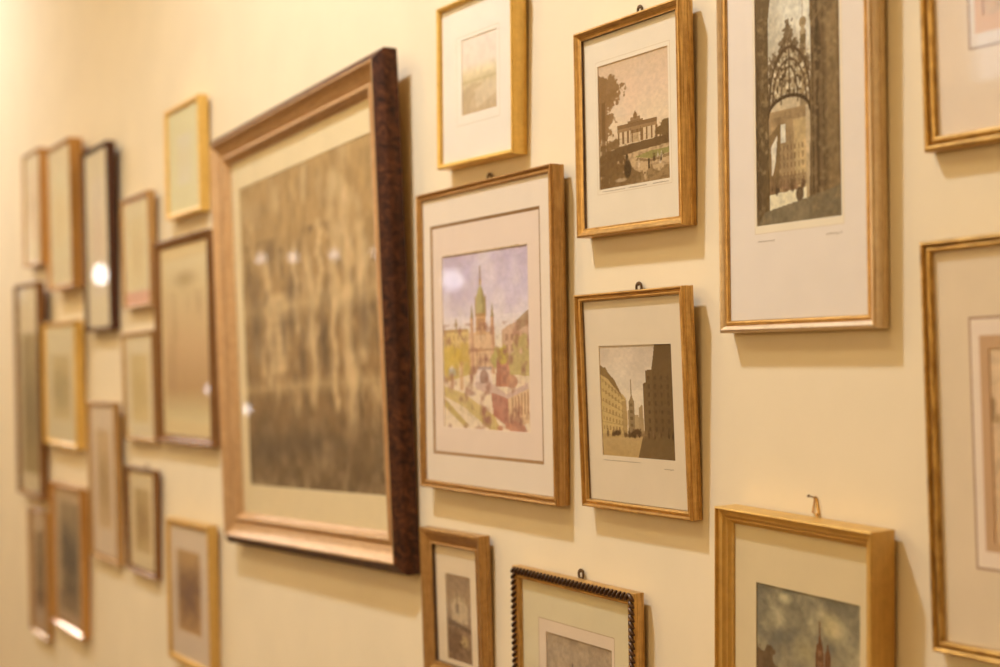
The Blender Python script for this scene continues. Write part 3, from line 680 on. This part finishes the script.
# sharp pictures in the middle and on the right
spec('C1', 'bright gold framed faint pale landscape, above the watercolour of the domed church', 'flat', ['bright_gold'], .0075, .0066, (243, 225, 188), (248, 232, 212),
     (.0615, .1530, .0698, .1757), art_pale, (60, 72), lines=[('l', (.0468, .161, .056, .1813), (248, 232, 212)), ('l', (.0476, .1602, .0568, .1805), (214, 190, 158))])
spec('C2', 'gold-brown framed watercolour of a domed church under a lavender sky', 'step', ['ribbed_gold', 'dark_lip'], .0105, .0075, (238, 215, 168), (226, 196, 164),
     (.0612, .2836, .0890, .3326), art_church, (150, 170), lip=1, inner=(.0312, .3154, .0496, .3792), outer_col=(228, 202, 168), bevel_col=(150, 108, 62), ring=(.0055, .0016, -.010, .005), nail='small dark nail between the bright gold frame and the church watercolour')
spec('C3', 'narrow brown-gold framed sepia print of a rounded gable, below the church watercolour', 'scoop', ['ribbed_gold', 'dark_lip'], .0235, .013, (228, 198, 148), (216, 180, 134),
     (.0512, .1190, .030, .1517), art_arcade, (60, 110), lip=1)
spec('C4', 'picture in a dark beaded frame, grey print of twin towers, at the bottom edge', bead_profile, ['old_gold'], .0150, .008, (228, 198, 148), (206, 176, 126),
     (.0678, .2049, .085, .2548), art_sepia_town, (110, 130), lines=[('l', (.0513, .2107, .060, .2708), (206, 176, 126)), ('l', (.0524, .2096, .0611, .2697), (176, 138, 92))], ring=(.0056, .0016, .0024, .0015), nail='small dark nail above the beaded frame')
S['C4']['mat'] = (212, 176, 136)
spec('D1', 'old gold framed print of a park with a colonnade and a hanging tree', 'scoop', ['old_gold', 'dark_lip'], .0108, .0085, (238, 215, 168), (230, 206, 168),
     (.0377, .1682, .0554, .2034), art_park, (130, 190), lip=1, lines=[('l', (.0337, .1722, .0492, .2088), (230, 206, 168)), ('l', (.0343, .1716, .0498, .2082), (208, 178, 134))], notes=[(.044, .087, .0522, .0006, 40), (.094, .127, .0522, .0006, 34), (.138, .166, .0522, .0006, 30)], ring=(.0045, .0016, .0015, .0085), nail='small dark nail above the park print with the colonnade')
spec('D2', 'gold framed street view with a church tower, under the park print', 'step', ['old_gold', 'dark_lip'], .0092, .0078, (232, 203, 150), (216, 184, 138),
     (.0363, .1697, .0630, .1930), art_street, (130, 150), lip=1, notes=[(.038, .108, .0575, .0005, 60), (.150, .166, .0525, .0009, 12)], ring=(.0056, .0016, -.004, .001), nail='small dark nail above the street view with a church tower')
spec('E1', 'tall pale gold framed print of a dark archway with an ornate gate', 'slope', ['pale_gold', 'old_gold'], .0125, .0060, (225, 192, 138), (216, 184, 146),
     (.0530, .1677, .1083, .4080), art_gate, (140, 290), lines=[('l', (.0500, .1710, .1000, .4110), (216, 184, 146)), ('l', (.0506, .1704, .1006, .4104), (200, 164, 116))], notes=[(.054, .078, .0920, .0012, 16), (.148, .168, .0920, .0016, 12)])
S['E1']['mat'] = (224, 190, 142)
spec('E2', 'mustard gold framed painting of stormy clouds over a town, under a brass hook', 'deep', ['mustard_gold'], .0165, .0138, (226, 192, 140), (208, 170, 116),
     (.0478, .1845, .060, .1976), art_clouds, (140, 140))
spec('F1', 'worn gold framed lined sheet cut by the upper right corner', 'double', ['worn_gold'], .0130, .0062, (222, 188, 132), (220, 182, 134),
     (.0620, .2680, .1090, .3700), art_text, (80, 90), lines=[('l', (.0472, .2828, .0824, .3960), (218, 180, 134)), ('l', (.0488, .2812, .0840, .3944), (136, 92, 54)), ('l', (.0541, .2760, .0952, .3850), (220, 186, 146))])
S['F1']['mat'] = (206, 150, 96)
spec('F2', 'large worn gold framed lined sheet at the lower right edge', 'double', ['worn_gold'], .0105, .0072, (222, 186, 130), (210, 168, 116),
     (.0640, .2660, .1010, .2650), art_text, (90, 70), lines=[('l', (.0450, .2850, .0770, .2920), (208, 168, 118)), ('l', (.0467, .2833, .0789, .2901), (146, 94, 58)), ('l', (.0487, .2813, .0809, .2881), (218, 180, 134)), ('l', (.0550, .2750, .0930, .2760), (216, 176, 132))])
S['F2']['mat'] = (182, 130, 80)
# the big engraving and the blurred cluster on the left
spec('B1', 'largest picture, brown engraving of pale trees in a thick dark-sided gilt frame', big_profile, ['rose_gold', 'burl'], .0450, .025, (234, 210, 166), (226, 196, 146),
     (.0835, .6520, .0998, .6695), art_grove, (190, 190))
spec('A1', 'small thin gold frame farthest left in the upper row', 'slant', ['amber'], .0110, .007, (214, 186, 140), (236, 206, 156), (.055, .160, .075, .285), art_faint((222, 190, 160), (206, 172, 140), (190, 156, 124), .5), (24, 40))
spec('A2', 'tall gold frame with a pale print, just left of the dark mahogany frame', 'slant', ['amber'], .0120, .008, (212, 184, 136), (232, 202, 148), (.060, .210, .080, .330), art_faint((230, 208, 166), (222, 194, 146), (210, 178, 128), .5), (30, 50))
spec('A3', 'tall narrow dark mahogany frame with a pale sheet and bright lamp reflection', 'slant', ['mahogany'], .0120, .008, (208, 180, 130), (234, 204, 152), (.055, .185, .090, .400), art_faint((232, 206, 174), (224, 194, 160), (210, 176, 142), .4), (26, 60))
spec('A4', 'small brown-gold frame with a pinkish lower edge, right of the mahogany frame', 'flat', ['tan'], .0095, .006, (216, 188, 138), (226, 196, 142), (.050, .168, .050, .215), art_faint((222, 194, 146), (214, 184, 136), (200, 168, 120), .4), (26, 32), lines=[('l', (.0098, .2062, .040, .2552), (222, 160, 124))])
spec('A5', 'small bright gold frame with a white sheet, highest of the left cluster', 'flat', ['bright_gold'], .0120, .006, (214, 186, 136), (240, 213, 150), (.065, .160, .070, .180), art_faint((236, 214, 178), (226, 202, 160), (214, 188, 144), .4), (24, 30))
spec('A6', 'tall dark frame with a greenish print at the far left edge', 'bevel', ['brown'], .0150, .010, (232, 205, 160), (222, 194, 150), (.050, .250, .070, .500), art_faint((168, 140, 96), (126, 108, 74), (104, 88, 62), .6), (30, 60))
spec('A7', 'gold frame with a pale grey-green print, below the tall gold frame', 'bevel', ['bright_gold'], .0140, .009, (228, 200, 152), (228, 200, 150), (.080, .285, .075, .255), art_faint((214, 184, 134), (194, 164, 114), (164, 144, 108), .6), (34, 34))
spec('A8', 'small brown framed sheet stacked under the pink-edged one', 'flat', ['tan'], .0095, .006, (222, 192, 142), (222, 190, 140), (.050, .183, .045, .205), art_faint((214, 180, 126), (204, 170, 116), (188, 156, 106), .4), (26, 30))
spec('A9', 'medium walnut framed brown print beside the largest picture', 'bevel', ['brown'], .0170, .012, (226, 196, 148), (218, 180, 122), (.035, .318, .050, .405), art_walnut, (40, 60), ring=(.006, .0014, 0, .002), nail='small dark nail between the bright gold frame and the walnut frame')
spec('A10', 'tall narrow wood frame with a rosy tan print, lower left', 'slant', ['tan'], .0120, .007, (216, 182, 128), (216, 176, 130), (.060, .184, .080, .330), art_faint((204, 160, 112), (186, 144, 98), (166, 126, 84), .6), (26, 50))
spec('A11', 'small dark wood frame with a tan print, under the small brown framed sheet', 'slant', ['brown'], .0120, .008, (216, 182, 128), (210, 172, 116), (.050, .172, .050, .200), art_faint((190, 150, 98), (172, 132, 84), (150, 114, 72), .6), (26, 30), ring=(.005, .0012, 0, .001), nail='small dark nail above the small dark wood frame')
spec('A12', 'brown framed dark blue-grey print with a white glint along its bottom edge', 'slant', ['amber'], .0150, .011, (212, 176, 122), (180, 138, 92), (.070, .275, .045, .350), art_faint((158, 124, 86), (110, 90, 70), (66, 58, 54), .9), (34, 50))
spec('A13', 'narrow weathered frame at the bottom of the far left column', 'slant', ['tan'], .0120, .009, (212, 176, 124), (184, 142, 100), (.055, .160, .080, .310), art_faint((146, 110, 76), (116, 86, 60), (92, 68, 50), .8), (24, 44))
spec('A14', 'mustard gold framed sepia print below the largest picture, lower left', 'flat', ['mustard_gold'], .0140, .006, (216, 182, 128), (204, 166, 122), (.0530, .2020, .0690, .2430), art_faint((182, 134, 84), (150, 108, 72), (124, 90, 68), .8), (40, 54))

roots = {}
for k in GEO:
    roots[k] = framed(GEO[k], S[k])

# beaded edge of the dark beaded frame
root, w, h, T, fw = roots['C4']
bm = bmesh.new()
def bead(cx, cz, ang):
    res = bmesh.ops.create_uvsphere(bm, u_segments=10, v_segments=7, radius=1)
    mt = Matrix.Translation((cx, -T + .0012, cz)) @ Matrix.Rotation(ang, 4, 'Y') @ Matrix.Diagonal((.0026, .0034, .0062, 1))
    bmesh.ops.transform(bm, matrix=mt, verts=res['verts'])
nh, nw = int(h / .0078), int(w / .0078)
for i in range(nh):
    z = .005 + (h - .010) * i / (nh - 1)
    bead(-w / 2 + .005, z, math.radians(48)); bead(w / 2 - .005, z, math.radians(-48))
for i in range(1, nw - 1):
    x = -w / 2 + .005 + (w - .010) * i / (nw - 1)
    bead(x, h - .005, math.radians(42)); bead(x, .005, math.radians(42))
be = bm_obj('beaded_edge', bm, M['bronze'], root, 60); be['label'] = 'dark bronze twisted bead strip'

# torn gilt edge along the top of the church watercolour
root, w, h, T, fw = roots['C2']
V = []; F = []; ym = -(T - .0075) + .0002; rng = random.Random(3)
N = 40
for i in range(N + 1):
    x = .0612 + (.2836 - .0612) * i / N - w / 2; t = .0006 + .0016 * rng.random() * (0.35 + .65 * abs(math.sin(i * .31)))
    V += [(x, ym, .3326), (x, ym, .3326 + t), (x, ym + .0003, .3326), (x, ym + .0003, .3326 + t)]
for i in range(N):
    a = 4 * i; F += [(a, a + 4, a + 5, a + 1), (a + 2, a + 3, a + 7, a + 6), (a, a + 2, a + 6, a + 4), (a + 1, a + 5, a + 7, a + 3)]
mesh_obj('torn_edge', V, F, M['edge'], root)

# brass hook on the wall above the stormy clouds picture
hook = bpy.data.objects.new('picture_hook', None); COL.objects.link(hook); hook.location = (-.9165, 0, 1.4190)
hook.scale = (.74, 1, .74)
tag(hook, 'small bright brass picture hook with a nail above the stormy clouds painting', 'hook')
bm = bmesh.new()
cyl_bm(bm, (-.0015, -.0012, .009), (-.006, -.0012, -.010), .0008); cyl_bm(bm, (.0015, -.0012, .009), (.0062, -.0012, -.012), .0013)
torus_bm(bm, 0, -.0014, .0095, .0022, .0008, 14, 6)
torus_bm(bm, .0062, -.0030, -.012, .0020, .0012, 10, 6, 1, 90, 300)
cyl_bm(bm, (-.006, -.0012, -.010), (.0062, -.0012, -.012), .0006)
bm_obj('hook_plate', bm, M['brass'], hook)
bm = bmesh.new(); cyl_bm(bm, (.002, .010, .006), (-.0045, -.007, .0125), .0009); cyl_bm(bm, (-.0045, -.007, .0125), (-.0050, -.0082, .0130), .0022, .0018)
bm_obj('hook_nail', bm, M['iron'], hook)

# ------------------------------------------------------------------ the room
XL, XR, YF, H = -9.2, 1.6, -2.7, 3.75
def struct(o): o['kind'] = 'structure'; return o
struct(box('wall_back', XL - .1, XR + .1, 0, .12, 0, H, M['wall']))
struct(box('wall_right', XR, XR + .12, YF, 0, 0, H, M['far_wall']))
struct(box('ceiling', XL - .12, XR + .12, YF - .12, .12, H, H + .1, M['ceiling']))
m, nt, out = nodes('oak_floor'); p = principled(nt, out, rough=.4)
tc = nt.nodes.new('ShaderNodeTexCoord'); br = nt.nodes.new('ShaderNodeTexBrick')
br.inputs['Color1'].default_value = (.16, .08, .035, 1); br.inputs['Color2'].default_value = (.12, .06, .026, 1); br.inputs['Mortar'].default_value = (.10, .05, .025, 1)
br.inputs['Scale'].default_value = 1; br.inputs['Brick Width'].default_value = 1.2; br.inputs['Row Height'].default_value = .12; br.inputs['Mortar Size'].default_value = .002
link(nt, tc.outputs['Object'], br.inputs['Vector']); link(nt, br.outputs[0], p.inputs['Base Color'])
struct(box('floor', XL - .12, XR + .12, YF - .12, .12, -.1, 0, m))
# front wall with a high window
wx0, wx1, wz0, wz1 = -2.83, -2.10, 2.20, 2.90
v, f, = [], []
for bx in ((XL - .1, wx0, YF - .12, YF, 0, H), (wx1, XR + .1, YF - .12, YF, 0, H), (wx0, wx1, YF - .12, YF, 0, wz0), (wx0, wx1, YF - .12, YF, wz1, H)):
    vv, ff = box_data(*bx); b = len(v); v += vv; f += [tuple(i + b for i in q) for q in ff]
struct(mesh_obj('wall_front', v, f, M['far_wall']))
white = flat('white_window_paint', (.8, .8, .78), .4)
v, f = [], []
for bx in ((wx0, wx0 + .04, YF - .1, YF - .04, wz0, wz1), (wx1 - .04, wx1, YF - .1, YF - .04, wz0, wz1), (wx0, wx1, YF - .1, YF - .04, wz0, wz0 + .04), (wx0, wx1, YF - .1, YF - .04, wz1 - .04, wz1), ((wx0 + wx1) / 2 - .015, (wx0 + wx1) / 2 + .015, YF - .1, YF - .04, wz0, wz1)):
    vv, ff = box_data(*bx); b = len(v); v += vv; f += [tuple(i + b for i in q) for q in ff]
win = struct(mesh_obj('window_1', v, f, white))
box('pane', wx0 + .03, wx1 - .03, YF - .075, YF - .07, wz0 + .03, wz1 - .03, M['glass'], win)
ly0, ly1, lz0, lz1 = -1.15, -.60, 1.95, 2.95
v, f = [], []
for bx in ((XL - .12, XL, YF, ly0, 0, H), (XL - .12, XL, ly1, 0, 0, H), (XL - .12, XL, ly0, ly1, 0, lz0), (XL - .12, XL, ly0, ly1, lz1, H)):
    vv, ff = box_data(*bx); b = len(v); v += vv; f += [tuple(i + b for i in q) for q in ff]
struct(mesh_obj('wall_left', v, f, M['far_wall']))
v, f = [], []
for bx in ((XL - .1, XL - .04, ly0, ly0 + .045, lz0, lz1), (XL - .1, XL - .04, ly1 - .045, ly1, lz0, lz1), (XL - .1, XL - .04, ly0, ly1, lz0, lz0 + .045), (XL - .1, XL - .04, ly0, ly1, lz1 - .045, lz1), (XL - .1, XL - .04, (ly0 + ly1) / 2 - .018, (ly0 + ly1) / 2 + .018, lz0, lz1)):
    vv, ff = box_data(*bx); b = len(v); v += vv; f += [tuple(i + b for i in q) for q in ff]
win = struct(mesh_obj('window_2', v, f, white))
box('pane', XL - .075, XL - .07, ly0 + .03, ly1 - .03, lz0 + .03, lz1 - .03, M['glass'], win)
for nm, bx in (('baseboard_back', (XL, XR, -.018, 0, 0, .12)), ('baseboard_front', (XL, XR, YF, YF + .018, 0, .12))):
    struct(box(nm, *bx, white))

# ------------------------------------------------------------------ lamps
def downlight(x, y, power, col, label, rad=.075, cone=120, blend=1.0):
    t = bpy.data.objects.new('ceiling_spotlight', None); COL.objects.link(t); t.location = (x, y, H)
    tag(t, label, 'lamp', 'ceiling spotlights along the picture wall')
    bm = bmesh.new(); cyl_bm(bm, (0, 0, 0), (0, 0, -.018), .06, .055, 24); bm_obj('canopy', bm, M['brass'], t)
    bm = bmesh.new(); cyl_bm(bm, (0, 0, -.018), (0, 0, -.075), .018, .018, 16); bm_obj('stem', bm, M['brass'], t)
    li = bpy.data.lights.new('lamp_bulb', 'SPOT'); li.energy = power; li.color = col; li.shadow_soft_size = rad
    li.spot_size = math.radians(cone); li.spot_blend = blend
    lo = bpy.data.objects.new('lamp_bulb', li); COL.objects.link(lo); lo.parent = t; lo.location = (0, 0, -.13)
    lo.rotation_euler = (Vector((x, 0, 1.15)) - Vector((x, y, H - .13))).to_track_quat('-Z', 'Y').to_euler()
WARM = (.87, .935, 1.07)
downlight(-1.70, -1.10, 178, WARM, 'brass ceiling spotlight above the church watercolour')
downlight(-5.00, -1.10, 100, (.88, .94, 1.07), 'brass ceiling spotlight above the far left frames')
downlight(-8.00, -1.1, 62, (.88, .94, 1.07), 'brass ceiling spotlight at the far end of the wall', .075, 170, .4)

def dish(x, y, power, label):  # unseen ceiling dishes added as warm fill for the wall
    t = bpy.data.objects.new('ceiling_fill_dish', None); COL.objects.link(t); t.location = (x, y, H)
    tag(t, label, 'lamp', 'warm fill dishes added on the ceiling')
    bm = bmesh.new(); cyl_bm(bm, (0, 0, 0), (0, 0, -.05), .33, .31, 40); bm_obj('rim', bm, M['brass'], t)
    li = bpy.data.lights.new('dish_fill', 'AREA'); li.shape = 'DISK'; li.size = .6; li.energy = power; li.color = (1, .795, .49)
    lo = bpy.data.objects.new('dish_fill', li); COL.objects.link(lo); lo.parent = t; lo.location = (0, 0, -.055)
dish(-.9, -2.0, 14, 'unseen warm fill dish added on the ceiling nearest the camera')
dish(-3.4, -2.0, 31, 'unseen warm fill dish added on the ceiling midway down the room')
dish(-6.2, -2.0, 36, 'unseen warm fill dish added on the ceiling at the far end')

globe_lo = emit_mat('opal_globe_dim', (1, .95, .93), 3.5)
globe_mid = emit_mat('opal_globe_mid', (1, .95, .97), 4.5)
globe_hi = emit_mat('opal_globe_bright', (1, .97, .96), 7)
def pendant(x, y, z, label, r=.05, globe=None, sz=1.0):
    t = bpy.data.objects.new('pendant_lamp', None); COL.objects.link(t); t.location = (x, y, H)
    tag(t, label, 'lamp', 'row of opal pendant lamps')
    bm = bmesh.new(); res = bmesh.ops.create_uvsphere(bm, u_segments=24, v_segments=14, radius=r)
    bmesh.ops.transform(bm, matrix=Matrix.Translation((0, 0, z - H)) @ Matrix.Diagonal((1, 1, sz, 1)), verts=res['verts'])
    bm_obj('globe_shade', bm, globe, t)
    bm = bmesh.new(); cyl_bm(bm, (0, 0, 0), (0, 0, z - H + r * sz), .004, .004, 8); bm_obj('cord', bm, M['iron'], t)
    bm = bmesh.new(); cyl_bm(bm, (0, 0, 0), (0, 0, -.03), .05, .045, 20); bm_obj('canopy', bm, M['brass'], t)
pendant(-3.76, -1.3, 1.81, 'opal pendant lamp nearest the camera', .036, globe_mid)
pendant(-4.27, -1.3, 1.91, 'second opal pendant lamp from the camera', .018, globe_lo)
pendant(-4.63, -1.3, 1.93, 'third opal pendant lamp from the camera', .018, globe_lo)
pendant(-5.02, -1.3, 1.95, 'fourth opal pendant lamp from the camera', .018, globe_lo)
pendant(-5.37, -1.3, 1.97, 'fifth opal pendant lamp from the camera', .018, globe_lo)
pendant(-7.98, -1.3, 2.06, 'opal pendant lamp farthest from the camera', .036, globe_hi, 1.6)
lantern_fill_m = emit_mat('warm_fill_lantern', (1, .74, .40), 8.2)
def lantern(x, y, z, label):  # made-up lanterns out of view, added as warm frontal fill
    t = bpy.data.objects.new('fill_lantern', None); COL.objects.link(t); t.location = (x, y, H)
    tag(t, label, 'lamp', 'paper lanterns added for fill along the window side')
    R = .2; bm = bmesh.new(); prev = None; rows = 30; seg = 32      # ribbed paper globe
    for i in range(rows + 1):
        a = math.pi * (.06 + .88 * i / rows); rr = R * math.sin(a) * (1 + .018 * (-1) ** i); zz = z - H + R * .94 * math.cos(a)
        ring = [bm.verts.new((rr * math.cos(2 * math.pi * k / seg), rr * math.sin(2 * math.pi * k / seg), zz)) for k in range(seg)]
        if prev:
            for k in range(seg): bm.faces.new((prev[k], prev[(k + 1) % seg], ring[(k + 1) % seg], ring[k]))
        prev = ring
    bm_obj('paper_shade', bm, lantern_fill_m, t, 10)
    bm = bmesh.new(); cyl_bm(bm, (0, 0, 0), (0, 0, z - H + R * .9), .003, .003, 8); bm_obj('cord', bm, M['iron'], t)
    bm = bmesh.new(); cyl_bm(bm, (0, 0, 0), (0, 0, -.03), .05, .045, 20); bm_obj('canopy', bm, M['brass'], t)
lantern(.2, -2.3, 1.85, 'unseen paper lantern added for fill, farthest from the high window')
lantern(-.85, -2.3, 2.0, 'unseen paper lantern added for fill, in the middle of the three')
lantern(-1.92, -2.3, 2.0, 'unseen paper lantern added for fill, beside the high window')
sc_ = bpy.data.objects.new('glint_sconce', None); COL.objects.link(sc_); sc_.location = (XL, -.36, 2.34)  # unseen tube lamp added to put white glints on the far left frames
tag(sc_, 'unseen opal tube lamp added on the end wall for glints in the far left frames', 'lamp')
bm = bmesh.new(); cyl_bm(bm, (.10, 0, -.30), (.10, 0, .30), .06, .06, 24); bm_obj('tube_shade', bm, emit_mat('opal_glint_tube', (1, .95, .97), 85), sc_)
bm = bmesh.new(); cyl_bm(bm, (0, 0, 0), (.02, 0, 0), .06, .055, 20); bm_obj('wall_plate', bm, M['brass'], sc_)
bm = bmesh.new(); cyl_bm(bm, (.015, 0, 0), (.05, 0, 0), .012, .012, 12); bm_obj('arm', bm, M['brass'], sc_)
for zz in (-.33, .30):
    bm = bmesh.new(); cyl_bm(bm, (.10, 0, zz), (.10, 0, zz + .03), .062, .062, 20); bm_obj('end_cap', bm, M['brass'], sc_)
fl = bpy.data.objects.new('floor_lamp', None); COL.objects.link(fl); fl.location = (-5.9, -1.3, 0)
tag(fl, 'brass floor lamp with two opal globes opposite the left frames', 'lamp')
bm = bmesh.new(); cyl_bm(bm, (0, 0, 0), (0, 0, .03), .15, .13, 28); bm_obj('base', bm, M['brass'], fl)
bm = bmesh.new(); cyl_bm(bm, (0, 0, .03), (0, 0, 1.3), .012, .010, 14); cyl_bm(bm, (0, 0, 1.25), (-.27, 0, 1.37), .007, .006, 10); cyl_bm(bm, (0, 0, 1.22), (.26, 0, 1.28), .007, .006, 10)
bm_obj('pole', bm, M['brass'], fl)
for gx, gz in ((-.27, 1.39), (.26, 1.30)):
    bm = bmesh.new(); res = bmesh.ops.create_uvsphere(bm, u_segments=20, v_segments=12, radius=.02)
    bmesh.ops.transform(bm, matrix=Matrix.Translation((gx, 0, gz)), verts=res['verts']); bm_obj('globe_shade', bm, globe_mid, fl)

# daylight outside the high window
wd = bpy.data.worlds.new('sky'); SC.world = wd; wd.use_nodes = True
nt = wd.node_tree; nt.nodes.clear(); o = nt.nodes.new('ShaderNodeOutputWorld'); bg = nt.nodes.new('ShaderNodeBackground')
bg.inputs[0].default_value = (.80, .90, 1, 1); bg.inputs[1].default_value = 4.0; link(nt, bg.outputs[0], o.inputs[0])

# ------------------------------------------------------------------ camera
yaw, pitch = .5652855947, .0296067309
d = Vector((-math.cos(yaw) * math.cos(pitch), math.sin(yaw) * math.cos(pitch), math.sin(pitch)))
cam = bpy.data.cameras.new('camera'); co = bpy.data.objects.new('camera', cam); COL.objects.link(co)
co.location = (0, -.95, 1.55); co.rotation_euler = d.to_track_quat('-Z', 'Y').to_euler()
cam.sensor_width = 36; cam.lens = 1300 / 1000 * 36; cam.clip_start = .02
cam.dof.use_dof = True; cam.dof.focus_distance = 1.46; cam.dof.aperture_fstop = 2.7
SC.camera = co

vs = SC.view_settings
SC.display_settings.display_device = 'sRGB'
vs.view_transform = 'Standard'; vs.look = 'None'; vs.exposure = 0; vs.gamma = 1; vs.use_curve_mapping = False
